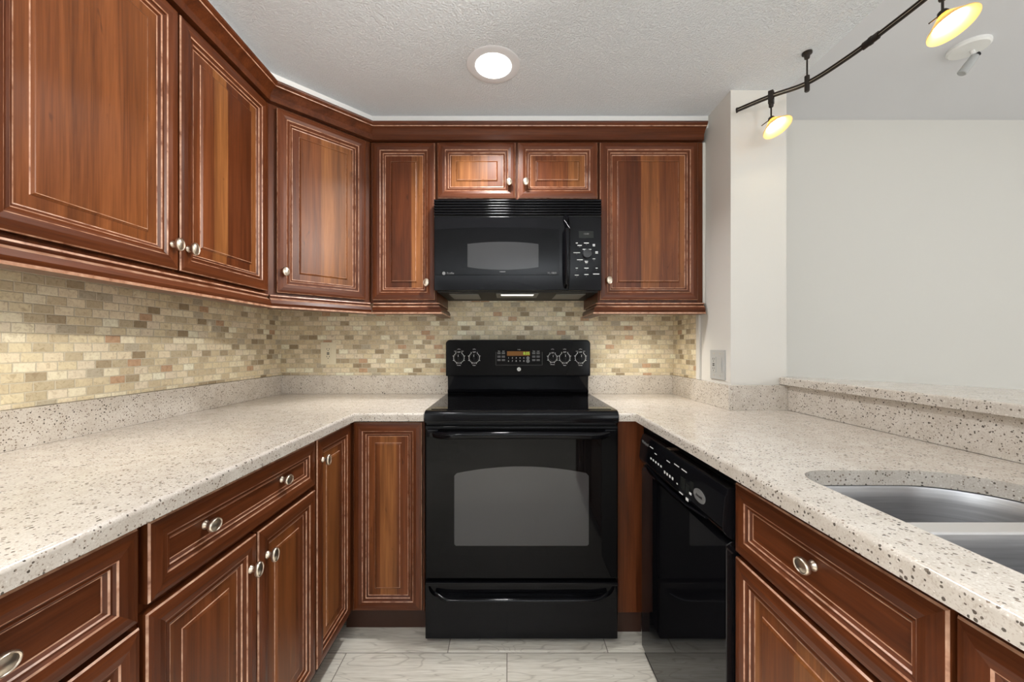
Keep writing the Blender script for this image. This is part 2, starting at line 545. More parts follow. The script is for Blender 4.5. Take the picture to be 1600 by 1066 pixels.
mb = MB(); mb.box(1.9, 4.1, Y2 - 0.06, Y2 - 0.05, 0.35, 2.3, 'fill_pane'); struct('added_window_1', mb, 'added glowing window pane behind the viewpoint')  # unseen window, added as a soft light source for the room
mb = MB(); mb.box(X2 + 0.05, X2 + 0.06, -1.95, 0.75, 0.35, 2.3, 'fill_pane'); struct('added_window_2', mb, 'added glowing window pane in the living room side wall')  # unseen window, added to brighten living room and left cabinets
mb = MB(); mb.box(XL - 0.06, XL - 0.05, -2.9, -1.3, 0.45, 2.2, 'fill_pane'); struct('added_window_3', mb, 'added glowing window pane in the left wall behind the viewpoint')  # unseen window, added as fill light for the kitchen
# half wall that carries the bar
mb = MB(); mb.box(1.1765, 1.30, 0.0, YC, 0, 1.0102, 'wall'); struct('wall_bar', mb, 'half wall below the bar top')
# white filler above the wall cabinets
FX, FY = -0.93, 1.83            # door planes of the left and the back wall cabinets
DA, DB = (FX, 1.535), (-0.631, FY)    # ends of the diagonal door plane
mb = MB()
mb.prism([(XL, 0.68), (FX + 0.0, 0.68), (FX, 1.535), (-0.631, FY), (XR, FY), (XR, YB), (XL, YB)], 2.185, CEIL, 2, 'white')
struct('trim_1', mb, 'white filler strip between crown moulding and ceiling')
mb = MB(); mb.box(0.917, XR, 1.895, 1.925, 1.008, 1.37, 'wall', 0.003); struct('trim_2', mb, 'white plaster edge at the end of the right mosaic')
mb = MB(); mb.box(0.9155, XR, 1.852, 1.90, 1.37, 2.13, 'wall', 0.003); struct('trim_3', mb, 'white caulked gap between right wall cabinet and stub wall')

# ------------------------------------------------------------ tile and stone
G = 0.0008
mb = MB(); mb.box(XL + G, XL + 0.008, 0.25, YB - 0.009, 1.009, 1.40, 'ty'); tag(mb.build('tile_backsplash', smooth=0), 'tumbled stone mosaic backsplash on the left wall', 'backsplash')
mb = MB(); mb.box(XL + G, XR - G, YB - 0.008, YB - G, 0.90, 1.50, 'tx'); tag(mb.build('tile_backsplash', smooth=0), 'tumbled stone mosaic backsplash behind the black range', 'backsplash')
mb = MB(); mb.box(XR - 0.008, XR - G, 1.926, YB - 0.009, 1.009, 1.40, 'ty'); tag(mb.build('tile_backsplash', smooth=0), 'narrow mosaic backsplash return on the stub wall, right of the range', 'backsplash')

CT, CB = 0.905, 0.873
XE_L, XE_R, YE = -0.605, 0.502, 1.553       # front edges of the counters


def slab(mb, outer, holes, front, z0=CB, z1=CT, mat='st', bevel=0.009):
    bm = mb.bm; k = mb.mi(mat)
    loops = []
    for lp in [outer] + holes:
        vs = [bm.verts.new((x, y, z1)) for x, y in lp]
        loops.append([bm.edges.new((vs[i], vs[(i + 1) % len(vs)])) for i in range(len(vs))])
    r = bmesh.ops.triangle_fill(bm, edges=[e for l in loops for e in l], use_beauty=True)
    fs = [g for g in r['geom'] if isinstance(g, bmesh.types.BMFace)]
    ext = bmesh.ops.extrude_face_region(bm, geom=fs)
    low = [g for g in ext['geom'] if isinstance(g, bmesh.types.BMVert)]
    for v in low: v.co.z = z0
    bm.normal_update()
    for f in bm.faces: f.material_index = k
    bmesh.ops.recalc_face_normals(bm, faces=bm.faces[:])
    es = [e for e in bm.edges if e.is_manifold and all(abs(v.co.z - z1) < 1e-6 for v in e.verts)
          and any(abs(f.normal.z) < 0.5 for f in e.link_faces) and front(e.verts[0].co, e.verts[1].co)]
    if es:
        rr = bmesh.ops.bevel(bm, geom=es, offset=bevel, segments=3, affect='EDGES', profile=0.5)
        for f in rr['faces']: f.material_index = k


t = thing('countertop', 'speckled beige quartz countertop left of the range, along the left wall', 'countertop', (0, 0, 0))
mb = MB()
slab(mb, [(XL + G, 0.25), (XE_L, 0.25), (XE_L, YE), (-0.3335, YE), (-0.3335, YB - 0.009), (XL + G, YB - 0.009)], [],
     lambda a, b: (abs(a.x - XE_L) < 1e-4 and abs(b.x - XE_L) < 1e-4) or (abs(a.y - YE) < 1e-4 and abs(b.y - YE) < 1e-4))
mb.build('slab', t)
mb = MB(); mb.box(XL + G, XL + 0.02, 0.25, YB - 0.029, CT, 1.008, 'st', 0.0015); mb.build('upstand', t)
mb = MB(); mb.box(XL + G, -0.3335, YB - 0.029, YB - 0.009, CT, 1.008, 'st', 0.0015); mb.build('upstand', t)

# sink cut-out in the right countertop


def rrect(x0, x1, y0, y1, radii, n=8):
    """corners in order (x0,y0),(x1,y0),(x1,y1),(x0,y1)"""
    out = []
    for (cx, cy, a0), r in zip(((x0, y0, PI), (x1, y0, 1.5 * PI), (x1, y1, 0), (x0, y1, 0.5 * PI)), radii):
        px = cx + r if cx == x0 else cx - r
        py = cy + r if cy == y0 else cy - r
        for i in range(n + 1):
            a = a0 + (PI / 2) * i / n
            out.append((px + r * math.cos(a), py + r * math.sin(a)))
    return out


SX0, SX1, SY0, SY1 = 0.598, 0.992, 0.20, 0.840
hole = rrect(SX0, SX1, SY0, SY1, (0.07, 0.10, 0.15, 0.07), 10)
t = thing('countertop', 'speckled beige quartz countertop right of the range, with the sink cut-out', 'countertop', (0, 0, 0))
XBAR = 1.155
mb = MB()
slab(mb, [(0.4375, YE), (XE_R, YE), (XE_R, 0.0), (XBAR + 0.02, 0.0), (XBAR + 0.02, YC - G), (XR - G, YC - G), (XR - G, YB - 0.009), (0.4375, YB - 0.009)], [hole],
     lambda a, b: (abs(a.x - XE_R) < 1e-4 and abs(b.x - XE_R) < 1e-4) or (abs(a.y - YE) < 1e-4 and abs(b.y - YE) < 1e-4))
mb.build('slab', t)
mb = MB(); mb.box(0.4375, XR - 0.02, YB - 0.029, YB - 0.009, CT, 1.008, 'st', 0.0015); mb.build('upstand', t)
mb = MB(); mb.box(XR - 0.02, XR - G, YC - 0.02, YB - 0.009, CT, 1.008, 'st', 0.0015); mb.build('upstand', t)
mb = MB(); mb.box(XR - G, XBAR, YC - 0.02, YC - G, CT, 1.008, 'st', 0.0015); mb.build('upstand', t)

t = thing('bar_ledge', 'raised quartz bar top above the sink counter', 'bar top', (0, 0, 0))
mb = MB()
slab(mb, [(1.132, 0.0), (1.66, 0.0), (1.64, 0.75), (1.53, 1.167), (1.36, 1.45), (1.20, 1.675), (XCOL + 0.001, 1.675), (XCOL + 0.001, YC - 0.001), (1.132, YC - 0.001)], [],
     lambda a, b: abs(a.x - 1.132) < 1e-4 and abs(b.x - 1.132) < 1e-4, 1.011, 1.041, bevel=0.006)
mb.build('slab', t)
mb = MB(); mb.box(XBAR + G, XBAR + 0.0205, 0.0, YC - 0.001, CT + 0.0006, 1.0108, 'st', 0.0015); mb.build('riser', t)

# sink
t = thing('kitchen_sink', 'stainless steel double-bowl undermount sink in the right counter', 'sink', (0, 0, 0))


def bowl(name, x0, x1, y0, y1, radii, zt, depth):
    mb = MB(); k = mb.mi('steel'); rings = []
    for ins, z in ((-0.014, zt - 0.004), (0.0, zt), (0.004, zt - 0.004), (0.008, zt - 0.03), (0.016, zt - depth + 0.03), (0.026, zt - depth + 0.01), (0.05, zt - depth)):
        rr = [max(0.012, r - ins) for r in radii]
        rings.append([mb.bm.verts.new((x, y, z)) for x, y in rrect(x0 + ins, x1 - ins, y0 + ins, y1 - ins, rr, 8)])
    for A, B in zip(rings, rings[1:]):
        n = len(A)
        for i in range(n):
            mb.face([A[i], A[(i + 1) % n], B[(i + 1) % n], B[i]], k)
    mb.face(rings[-1], k)
    b = mb.build(name, t, smooth=60)
    cx, cy = (x0 + x1) / 2, (y0 + y1) / 2
    mb = MB()
    mb.lathe([(0.0, 0.001), (0.03, 0.001), (0.042, 0.006), (0.044, 0.004), (0.044, 0.0)], T(cx, cy, zt - depth), 'chrome', 24)
    mb.build('drain', b)


bowl('bowl', SX0 - 0.004, SX1 + 0.004, 0.665, SY1 + 0.004, (0.05, 0.06, 0.15, 0.075), 0.8715, 0.17)
bowl('bowl', SX0 - 0.004, SX1 + 0.004, SY0 - 0.004, 0.632, (0.07, 0.10, 0.07, 0.05), 0.8715, 0.20)
mb = MB(); mb.box(SX0 + 0.004, SX1 - 0.004, 0.629, 0.668, 0.864, 0.8724, 'rim', 0.004); mb.build('divider', t)


# ------------------------------------------------------------ cabinets
def front_mesh(w, h, fw=0.036, drawer=False):
    """mitred frame with stepped moulding and a raised panel; local x 0..w, z 0..h, face towards -y"""
    mb = MB()
    s = 0.72 if drawer else 1.0
    R = [(0.0, 0.0, None), (0.0, 0.015, 'w'), (0.0022, 0.0185, 'gl'), (0.010, 0.0205, 'w'), (0.022 * (fw / .036), 0.0215, 'w'), (fw - 0.0015, 0.0195, 'w'),
         (fw + 0.001, 0.0175, 'gl'), (fw + 0.006 * s, 0.0145, 'w'), (fw + 0.0115 * s, 0.0150, 'w'), (fw + 0.0140 * s, 0.0125, 'gl'), (fw + 0.020 * s, 0.0085, 'w'),
         (fw + 0.0225 * s, 0.0080, 'gl')]
    if not drawer:
        R += [(fw + 0.047, 0.0080, 'p'), (fw + 0.0485, 0.0095, 'gl'), (fw + 0.053, 0.0125, 'p'), (fw + 0.0545, 0.0130, 'gl')]
    loops = []
    for ins, d, _ in R:
        loops.append([mb.bm.verts.new((x, -d, z)) for x, z in ((ins, ins), (w - ins, ins), (w - ins, h - ins), (ins, h - ins))])
    pv = 'wph' if drawer else 'wp'
    for (A, B, r) in zip(loops, loops[1:], R[1:]):
        for i in range(4):
            horiz = i in (0, 2)
            m = {'gl': 'gl', 'w': 'wh' if horiz else 'wv', 'p': pv}[r[2]]
            if r[2] == 'gl' and r[0] > fw + 0.03 and i in ((0, 1) if r[0] < fw + 0.05 else (2, 3)) and not drawer:
                m = pv
            mb.face([A[i], A[(i + 1) % 4], B[(i + 1) % 4], B[i]], mb.mi(m))
    mb.face(loops[-1], mb.mi(pv))
    mb.face(loops[0][::-1], mb.mi('wv'))
    return mb


def knob_mesh(mb, horiz=False):
    a, b = (1.5, 1.12) if horiz else (1.12, 1.5)
    mb.lathe([(0.0095, 0.0), (0.0095, 0.002), (0.0068, 0.005), (0.0058, 0.010), (0.0075, 0.016)], RX, 'nickel', 18)
    mb.lathe([(0.004, 0.0135), (0.0115, 0.0165), (0.0125, 0.0205), (0.0118, 0.024), (0.0106, 0.0252), (0.0099, 0.0247), (0.0094, 0.0238), (0.0078, 0.0246), (0.0045, 0.0262), (0.0, 0.0268)], RX, 'nickel', 24, a, b)


def add_front(parent, kind, x0, x1, z0, z1, knobs, fw=0.036):
    o = front_mesh(x1 - x0, z1 - z0, fw, kind.startswith('drawer')).build('drawer_front' if kind.startswith('drawer') else 'door', parent, (x0, -0.0015, z0), smooth=0)
    for (kx, kz) in knobs:
        mb = MB(); knob_mesh(mb, kind.startswith('drawer'))
        d = -0.0085 if kind.startswith('drawer') else -0.0205
        mb.build('knob', o, (kx - x0, d - 0.0, kz - z0), smooth=50)
    return o


G_UP, G_LO = 'cherry wall cabinets', 'cherry base cabinets'
RAIL = [(-0.03, 1.372), (0.002, 1.372), (0.004, 1.367), (-0.003, 1.363), (-0.003, 1.360), (0.010, 1.352), (0.016, 1.338), (0.013, 1.330), (0.019, 1.327), (0.019, 1.320), (0.0, 1.3185), (-0.03, 1.3185)]
RAILM = ['wh', 'gl', 'wh', 'wh', 'gl', 'wh', 'wh', 'wh', 'gl', 'wh', 'wh', 'wh']
UZ0, UZ1, DZ0, DZ1 = 1.372, 2.128, 1.385, 2.114


def wall_cab(label, loc, rot, w, depth, fronts, z0=UZ0, body_pts=None, rail=None, rails_to=None):
    t = thing('wall_cabinet', label, 'cabinet', loc, rot, G_UP)
    mb = MB()
    if body_pts:
        mb.prism(body_pts, z0, UZ1, 2, 'wv')
    else:
        mb.box(0, w, 0, depth, z0, UZ1, 'wv', 0.001, 1)
    mb.build('body', t, smooth=0)
    for f in fronts:
        add_front(t, 'door', *f)
    if rail:
        mb = MB(); mb.sweep(rail, RAIL, RAILM)
        mb.build('light_rail', t, smooth=25)
    return t


BY = FY + 0.022             # carcass front of the back run
DEP = YB - BY - 0.009
# left wall: pair of doors
LX = FX - 0.022
y0 = 0.685
ycar = DA[1] + 0.009        # where the diagonal carcass begins
wall_cab('two-door cherry wall cabinet at upper left, largest doors, above the left counter', (LX, y0, 0), PI / 2, ycar - y0, LX - XL - 0.009,
         [(0.006, 1.113 - y0, DZ0, DZ1, [(1.113 - y0 - 0.022, 1.452)]), (1.1205 - y0, 1.528 - y0, DZ0, DZ1, [(1.1205 - y0 + 0.024, 1.452)])],
         rail=[(0.0, -0.012), (ycar - y0 - 0.008, -0.012)])
# diagonal corner cabinet: local origin on the carcass front line
c45 = math.cos(PI / 4)
ox, oy = DA[0] - 0.022 * c45 - 0.0, DA[1] + 0.022 * c45
L = math.hypot(DB[0] - DA[0], DB[1] - DA[1])


def to_loc(px, py):
    dx, dy = px - ox, py - oy
    return (dx * c45 + dy * c45, -dx * c45 + dy * c45)


pts = [(0.0, 0.0), (L, 0.0)] + [to_loc(*p) for p in ((-0.631 - 0.016, BY + 0.02), (-0.631 - 0.016, YB - 0.009), (XL + 0.009, YB - 0.009), (XL + 0.009, ycar + 0.001), (LX - 0.005, ycar + 0.001))]
wall_cab('diagonal corner wall cabinet with single cherry door', (ox, oy, 0), PI / 4, L, 0.3,
         [(0.026, L - 0.028, DZ0 - 0.002, DZ1, [(0.026 + 0.026, 1.466)])], body_pts=pts, rail=[(0.004, -0.008), (L - 0.003, -0.008)])
# back run
x0 = -0.6465
wall_cab('narrow single-door wall cabinet left of the microwave', (x0, BY, 0), 0, -0.3365 - x0, DEP,
         [(-0.633 - x0 + 0.001, -0.342 - x0, DZ0, DZ1 + 0.004, [(-0.377 - x0, 1.463)])],
         rail=[(0.016, -0.012), (-0.325 - x0, -0.012), (-0.325 - x0, DEP - 0.09)])
x0 = -0.3355
t = wall_cab('short two-door wall cabinet above the microwave', (x0, BY, 0), 0, 0.421 - x0, DEP,
             [(-0.328 - x0, 0.034 - x0, 1.858, DZ1 + 0.006, [(0.005 - x0, 1.927)]), (0.047 - x0, 0.416 - x0, 1.858, DZ1 + 0.006, [(0.081 - x0, 1.927)])], z0=1.846)
x0 = 0.422
wall_cab('wide single-door wall cabinet right of the microwave', (x0, BY, 0), 0, 0.9150 - x0, DEP,
         [(0.428 - x0, 0.884 - x0, DZ0, DZ1 + 0.006, [(0.466 - x0, 1.473)])],
         rail=[(0.413 - x0, DEP - 0.09), (0.413 - x0, -0.012), (0.9150 - x0, -0.012)])

# crown moulding, one run around the wall cabinets
mb = MB()
CROWN = [(-0.02, 2.128), (0.003, 2.128), (0.004, 2.152), (0.009, 2.158), (0.016, 2.167), (0.026, 2.174), (0.032, 2.1755), (0.0335, 2.179), (0.036, 2.180), (0.041, 2.186), (0.0425, 2.192), (0.040, 2.1955), (-0.02, 2.1955)]
CM = ['wh', 'wh', 'wh', 'wh', 'wh', 'wh', 'gl', 'wh', 'wh', 'wh', 'wh', 'wh', 'wh']
mb.sweep([(FX, 0.68), (FX, DA[1]), DB, (0.909, FY)], CROWN, CM)
tag(mb.build('crown_moulding', smooth=25), 'cherry crown moulding running along the top of all wall cabinets', 'moulding')

# base cabinets
BZ0, BZ1 = 0.10, 0.8725
LBX = -0.621 - 0.022        # carcass front, left run
RBX = 0.525 + 0.022


def base_cab(label, loc, rot, w, depth, fronts, body='box', kick=True, kx=(0.0, None), zs=(0.87, 0.87)):
    t = thing('base_cabinet', label, 'cabinet', loc, rot, G_LO)
    mb = MB()
    if body == 'box':
        mb.box(0, w, 0, depth, BZ0, BZ1, 'wv', 0.001, 1)
    else:       # open carcass below a sink
        mb.box(0, 0.018, 0, depth, BZ0, zs[0], 'wv'); mb.box(w - 0.018, w, 0, depth, BZ0, zs[1], 'wv')
        mb.box(0.018, w - 0.018, depth - 0.012, depth, BZ0, BZ1, 'wv'); mb.box(0.018, w - 0.018, 0, depth - 0.012, BZ0, BZ0 + 0.018, 'wv')
        mb.box(0.018, w - 0.018, 0, 0.02, BZ0 + 0.018, BZ1, 'wv')
    mb.build('body', t, smooth=0)
    for f in fronts:
        add_front(t, *f)
    if kick:
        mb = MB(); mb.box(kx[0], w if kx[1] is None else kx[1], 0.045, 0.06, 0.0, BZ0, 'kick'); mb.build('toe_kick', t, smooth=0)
    return t


LD = LBX - XL - 0.001
y0 = 0.272
base_cab('single-drawer base cabinet at lower left corner, nearest the viewer', (LBX, y0, 0), PI / 2, 0.672 - y0, LD,
         [('drawer', 0.006, 0.664 - y0, 0.703, 0.862, [(0.205, 0.783)], 0.036), ('door', 0.006, 0.667 - y0, 0.112, 0.693, [], 0.036)])
y0 = 0.673
base_cab('two-door base cabinet with wide two-knob drawer, left of the range', (LBX, y0, 0), PI / 2, 1.2785 - y0, LD,
         [('drawer', 0.684 - y0, 1.271 - y0, 0.721, 0.862, [(0.822 - y0, 0.797), (1.10 - y0, 0.797)], 0.036),
          ('door', 0.680 - y0, 0.976 - y0, 0.112, 0.705, [(0.949 - y0, 0.632)]), ('door', 0.983 - y0, 1.273 - y0, 0.112, 0.705, [(1.015 - y0, 0.632)])])
y0 = 1.2795
base_cab('tall narrow-door base cabinet in the left corner, with one high knob', (LBX, y0, 0), PI / 2, 1.591 - y0, LD,
         [('door', 1.286 - y0, 1.560 - y0, 0.112, 0.862, [(1.317 - y0, 0.79)])])
x0 = -0.6425
base_cab('knobless narrow base cabinet door directly left of the range', (x0, 1.592, 0), 0, -0.3375 - x0, YB - 1.592 - 0.009,
         [('door', -0.6185 - x0, -0.345 - x0, 0.112, 0.865, [])], kx=(-0.03, None))
# right run (facing -x: local x runs towards the viewer)
RD = 1.17 - RBX
yn = 0.917
base_cab('base cabinet with wide one-knob drawer, below the sink counter', (RBX, yn, 0), -PI / 2, yn - 0.4685, RD,
         [('drawer', yn - 0.9147, yn - 0.4725, 0.694, 0.853, [(yn - 0.692, 0.784)], 0.036), ('door', yn - 0.9147, yn - 0.4725, 0.112, 0.682, [], 0.036)], body='open', zs=(0.87, 0.64))
yn = 0.4675
base_cab('base cabinet cut off by the lower right corner, nearest the viewer', (RBX, yn, 0), -PI / 2, yn - 0.0, RD,
         [('door', 0.0035, 0.230, 0.112, 0.853, []), ('door', 0.236, 0.462, 0.112, 0.853, [])], body='open', zs=(0.64, 0.87))
# filler panel between range and dishwasher
t = thing('filler_panel', 'plain cherry filler panel between range and dishwasher', 'panel', (0.440, 1.592, 0))
mb = MB(); mb.box(0, 0.105, -0.012, 0.008, 0.10, 0.8725, 'wv', 0.001, 1); mb.build('panel', t, smooth=0)
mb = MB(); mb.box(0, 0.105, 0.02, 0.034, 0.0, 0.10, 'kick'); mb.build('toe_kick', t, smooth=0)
mb = MB(); mb.box(0.112, 0.120, 0.0895 - 0.6, 0.005, 0.852, 0.8725, 'kick'); mb.build('top_rail', t, smooth=0)

# ------------------------------------------------------------ range
RW = 0.379      # half width
t = thing('electric_range', 'black freestanding electric range in the middle of the back counter', 'range', (0.052, 1.534, 0))
mb = MB(); mb.box(-RW + 0.002, RW - 0.002, 0.030, 0.62, 0.03, 0.870, 'satin', 0.002, 1); mb.build('body', t)
for sx in (-1, 1):
    for yy in (0.07, 0.55):
        mb = MB(); mb.lathe([(0.016, 0.0), (0.016, 0.012), (0.010, 0.014), (0.010, 0.031)], T(sx * 0.325, yy, 0), 'matt', 14); mb.build('foot', t)
# cooktop
mb = MB()
mb.prism([(-0.002, 0.876), (-0.002, 0.902), (0.006, 0.914), (0.02, 0.9185), (0.56, 0.9185), (0.56, 0.871), (0.0, 0.871)], -RW, RW, 0, 'blk', 0.003)
ck = mb.build('cooktop', t)
mb = MB(); mb.box(-RW + 0.022, RW - 0.022, 0.028, 0.525, 0.9187, 0.9205, 'glass', 0.0008, 1); gz = mb.build('glass_surface', ck)
# backguard
mb = MB()
mb.prism([(0.555, 0.871), (0.545, 0.919), (0.535, 0.930), (0.548, 0.942), (0.540, 1.012), (0.62, 1.012), (0.62, 0.871)], -RW + 0.008, RW - 0.008, 0, 'blk', 0.002)
bg = mb.build('backguard', t)
mb = MB()
prof = rrect(-RW, RW, 1.012, 1.203, (0.006, 0.006, 0.022, 0.022), 6)
k0 = 0.526
mb.prism(prof, k0, 0.62, 1, 'blk', 0.006, 3)
cp = mb.build('control_panel', t)
FYP = k0 - 0.0006
for i, (kx, kr) in enumerate(((-0.310, 0.0225), (-0.2295, 0.0225), (0.180, 0.0185), (0.2440, 0.0225), (0.3265, 0.0225))):
    mb = MB()
    m4 = T(kx, FYP, 1.109) @ RX
    mb.lathe([(kr * 1.02, 0.0), (kr, 0.004), (kr * 0.86, 0.018), (kr * 0.80, 0.021), (0.0, 0.021)], m4, 'blk', 28)
    mb.box(kx - 0.0045, kx + 0.0045, FYP - 0.028, FYP - 0.020, 1.109 - kr * 0.78, 1.109 + kr * 0.78, 'blk', 0.002)
    mb.box(kx - 0.0008, kx + 0.0008, FYP - 0.0286, FYP - 0.0279, 1.109 + kr * 0.25, 1.109 + kr * 0.74, 'mark')
    kb = mb.build('knob', cp)
    mb = MB()
    R0 = kr + 0.0062
    for j in range(15):
        a = math.radians(-60 - 0 + j * 300 / 14 * 1.0) - math.radians(180)
        a = math.radians(90 + 30 + j * 300 / 14)
        ca, sa = math.cos(a), math.sin(a)
        p, q = Vector((kx + ca * R0, 0, 1.109 + sa * R0)), Vector((kx + ca * (R0 + 0.0055), 0, 1.109 + sa * (R0 + 0.0055)))
        nx, nz = -sa * 0.0012, ca * 0.0012
        if j % 2 == 0:
            mb.prism([(p.x + nx, p.z + nz), (q.x + nx, q.z + nz), (q.x - nx, q.z - nz), (p.x - nx, p.z - nz)], FYP - 0.0002, FYP + 0.0004, 1, 'mark')
    # dial arc
    NA = 40
    for j in range(NA):
        a0, a1 = [math.radians(122 + 296 * (j + d) / NA) for d in (0, 1)]
        mb.prism([(kx + math.cos(a0) * (R0 - 0.0019), 1.109 + math.sin(a0) * (R0 - 0.0019)), (kx + math.cos(a0) * R0, 1.109 + math.sin(a0) * R0),
                  (kx + math.cos(a1) * R0, 1.109 + math.sin(a1) * R0), (kx + math.cos(a1) * (R0 - 0.0019), 1.109 + math.sin(a1) * (R0 - 0.0019))], FYP - 0.0002, FYP + 0.0004, 1, 'mark')
    mb.text('OFF', 0.0095, T(kx, FYP, 1.109 + R0 + 0.0005) @ RX, 'mark')
    mb.text(('Front', 'Rear', 'Warm', 'Rear', 'Front')[i], 0.0085, T(kx, FYP, 1.109 - R0 - 0.0105) @ RX, 'mark')
    for j in (-1, 0, 1):
        mb.box(kx + j * 0.005 - 0.003, kx + j * 0.005 + 0.003, FYP - 0.0002, FYP + 0.0004, 1.1545 - abs(j) * 0.002, 1.1557 - abs(j) * 0.002, 'mark')
    if i in (0, 4):
        for j in (-1, 1):
            mb.box(kx + j * 0.0185 - 0.006, kx + j * 0.0185 + 0.006, FYP - 0.0002, FYP + 0.0004, 1.1405, 1.1455, 'dim')
    mb.build('dial_marking', cp)
# clock panel
mb = MB()
mb.box(-0.116, 0.126, FYP - 0.0005, FYP + 0.0004, 1.0705, 1.146, 'blk', 0.0002, 1)
for (a, b, c, d) in ((-0.1165, -0.1155, 1.0705, 1.14), (0.1255, 0.1265, 1.0705, 1.14), (-0.116, 0.126, 1.0700, 1.0708)):
    mb.box(a, b, FYP - 0.0008, FYP, c, d, 'dim')
mbk = mb
mb = MB(); mb.box(-0.058, 0.062, FYP - 0.0012, FYP - 0.0003, 1.1195, 1.143, 'disp'); mb.text('8:05', 0.021, T(0.044, FYP - 0.0015, 1.1312) @ RX @ Matrix.Shear('XZ', 4, (0, 0)), 'digit', sx=0.95); mb.build('clock_display', cp)
mb = mbk
for r_ in range(3):
    for xx in (-0.100, -0.077, 0.082, 0.105):
        z = 1.134 - r_ * 0.018
        for l in range(2):
            mb.box(xx - 0.0085, xx + 0.0085, FYP - 0.0008, FYP, z - l * 0.0055, z + 0.0036 - l * 0.0055, 'dim')
for r_ in range(2):
    for q in range(5):
        xx = -0.050 + q * 0.020; z = 1.108 - r_ * 0.016
        mb.text('1234567890'[r_ * 5 + q], 0.0105, T(xx, FYP - 0.0006, z) @ RX, 'mark')
    m4 = T(0.0515, FYP - 0.0008, 1.108 - r_ * 0.016) @ RX
    mb.lathe([(0.0085 + r_ * 0.001, 0.0), (0.0085 + r_ * 0.001, 0.0004), (0, 0.0004)], m4, 'dim', 20)
mb.text('Bake        Broil', 0.006, T(-0.088, FYP - 0.0006, 1.1435) @ RX, 'mark', sx=0.9); mb.text('Timer      Clock', 0.006, T(0.094, FYP - 0.0006, 1.1435) @ RX, 'mark', sx=0.9)
mb.text('OVEN', 0.006, T(0.0045, FYP - 0.0006, 1.1515) @ RX, 'mark')
mb.build('clock_panel', cp)
mb = MB()
m4 = T(0.0045, FYP - 0.0002, 1.049) @ RX
mb.lathe([(0.0100, 0.0), (0.0100, 0.0012), (0.0085, 0.0016), (0.0, 0.0016)], m4, 'mark', 28)
mb.text('GE', 0.0095, T(0.0045, FYP - 0.0021, 1.049) @ RX, 'satin', sx=0.85)
mb.build('emblem', cp)
# oven door
mb = MB()
mb.box(-RW + 0.002, RW - 0.002, 0.0, 0.028, 0.262, 0.860, 'glass', 0.006, 3)
dr = mb.build('oven_door', t)
pts = [(-0.262, 0.398), (-0.256, 0.392), (0.256, 0.392), (0.262, 0.398), (0.262, 0.664), (0.252, 0.675)]
for i in range(1, 16):
    a = i / 16
    pts.append((0.252 - 0.504 * a, 0.675 + 0.026 * (1 - (2 * a - 1) ** 2)))
pts += [(-0.252, 0.675), (-0.262, 0.664)]
mb = MB(); mb.prism(pts, -0.0008, 0.004, 1, 'wing'); mb.build('oven_window', dr, smooth=0)
mb = MB(); mb.box(-RW + 0.004, RW - 0.004, -0.003, 0.02, 0.8475, 0.8535, 'blk', 0.002); mb.build('top_trim', dr)
mb = MB()
hp = []
for i in range(25):
    u = -1 + 2 * i / 24
    hp.append((u * 0.345, -0.040 + 0.042 * max(0, (abs(u) - 0.80) / 0.20) ** 2, 0.832 - 0.004 * u * u))
mb.tube(hp, 0.011, 'blk', 14, 0.0135)
for sx in (-1, 1):
    mb.box(sx * 0.345 - 0.022, sx * 0.345 + 0.022, -0.012, 0.004, 0.817, 0.847, 'blk', 0.005)
mb.build('door_handle', dr)
# drawer with a pocket handle
mb = MB()
mb.box(-RW + 0.003, RW - 0.003, 0.002, 0.028, 0.026, 0.188, 'blk', 0.004)
mb.box(-RW + 0.003, RW - 0.003, 0.016, 0.028, 0.185, 0.246, 'blk', 0.002)
mb.box(-RW + 0.003, RW - 0.003, -0.004, 0.028, 0.235, 0.250, 'blk', 0.004)
for sx in (-1, 1):
    pts = [(sx * (RW - 0.003), 0.18), (sx * (RW - 0.003), 0.238), (sx * (RW - 0.016), 0.238)] + [(sx * (RW - 0.016 - 0.055 * (1 - math.cos(a * PI / 16))), 0.232 - 0.047 * math.sin(a * PI / 16)) for a in range(0, 9)]
    pts.append((sx * (RW - 0.075), 0.18))
    mb.prism(pts, 0.0025, 0.026, 1, 'blk', 0.002)
dw = mb.build('storage_drawer', t)
mb = MB()
hp = []
for i in range(25):
    u = -1 + 2 * i / 24
    hp.append((u * 0.335, -0.010 + 0.018 * max(0, (abs(u) - 0.85) / 0.15) ** 2, 0.186 + 0.018 * max(0, (abs(u) - 0.82) / 0.18) ** 2))
mb.tube(hp, 0.010, 'blk', 12, 0.008)
mb.build('drawer_handle', dw)

# ------------------------------------------------------------ microwave
MW0, MW1 = -0.3365, 0.4200
t = thing('microwave_oven', 'black over-the-range microwave above the range', 'microwave', (0.0435, 1.788, 1.4225))
hw = 0.3805; H = 0.4145
mb = MB()
mb.box(-hw + 0.008, hw - 0.008, 0.03, 0.38, 0.004, H - 0.0005, 'satin', 0.002, 1)
mb.build('body', t)
mb = MB()
mb.box(-hw, hw, 0.012, 0.032, 0.337, H, 'matt')
for i in range(6):
    z = 0.3445 + i * 0.0122
    mb.prism([(0.013, z + 0.0088)] + [(0.0035 - 0.0045 * math.sin(a * PI / 10), z + 0.0042 + 0.0046 * math.cos(a * PI / 10)) for a in range(0, 11)] + [(0.013, z - 0.0002)], -hw, hw, 0, 'blk')
mb.box(-hw, hw, 0.0, 0.03, H - 0.006, H, 'blk', 0.001, 1)
mb.build('vent_grille', t, smooth=50)
xd = 0.2315      # right edge of the door
mb = MB()
mb.box(-hw, xd - 0.001, 0.0, 0.030, 0.0, 0.337, 'blk', 0.004)
dr = mb.build('door', t)
mb = MB()
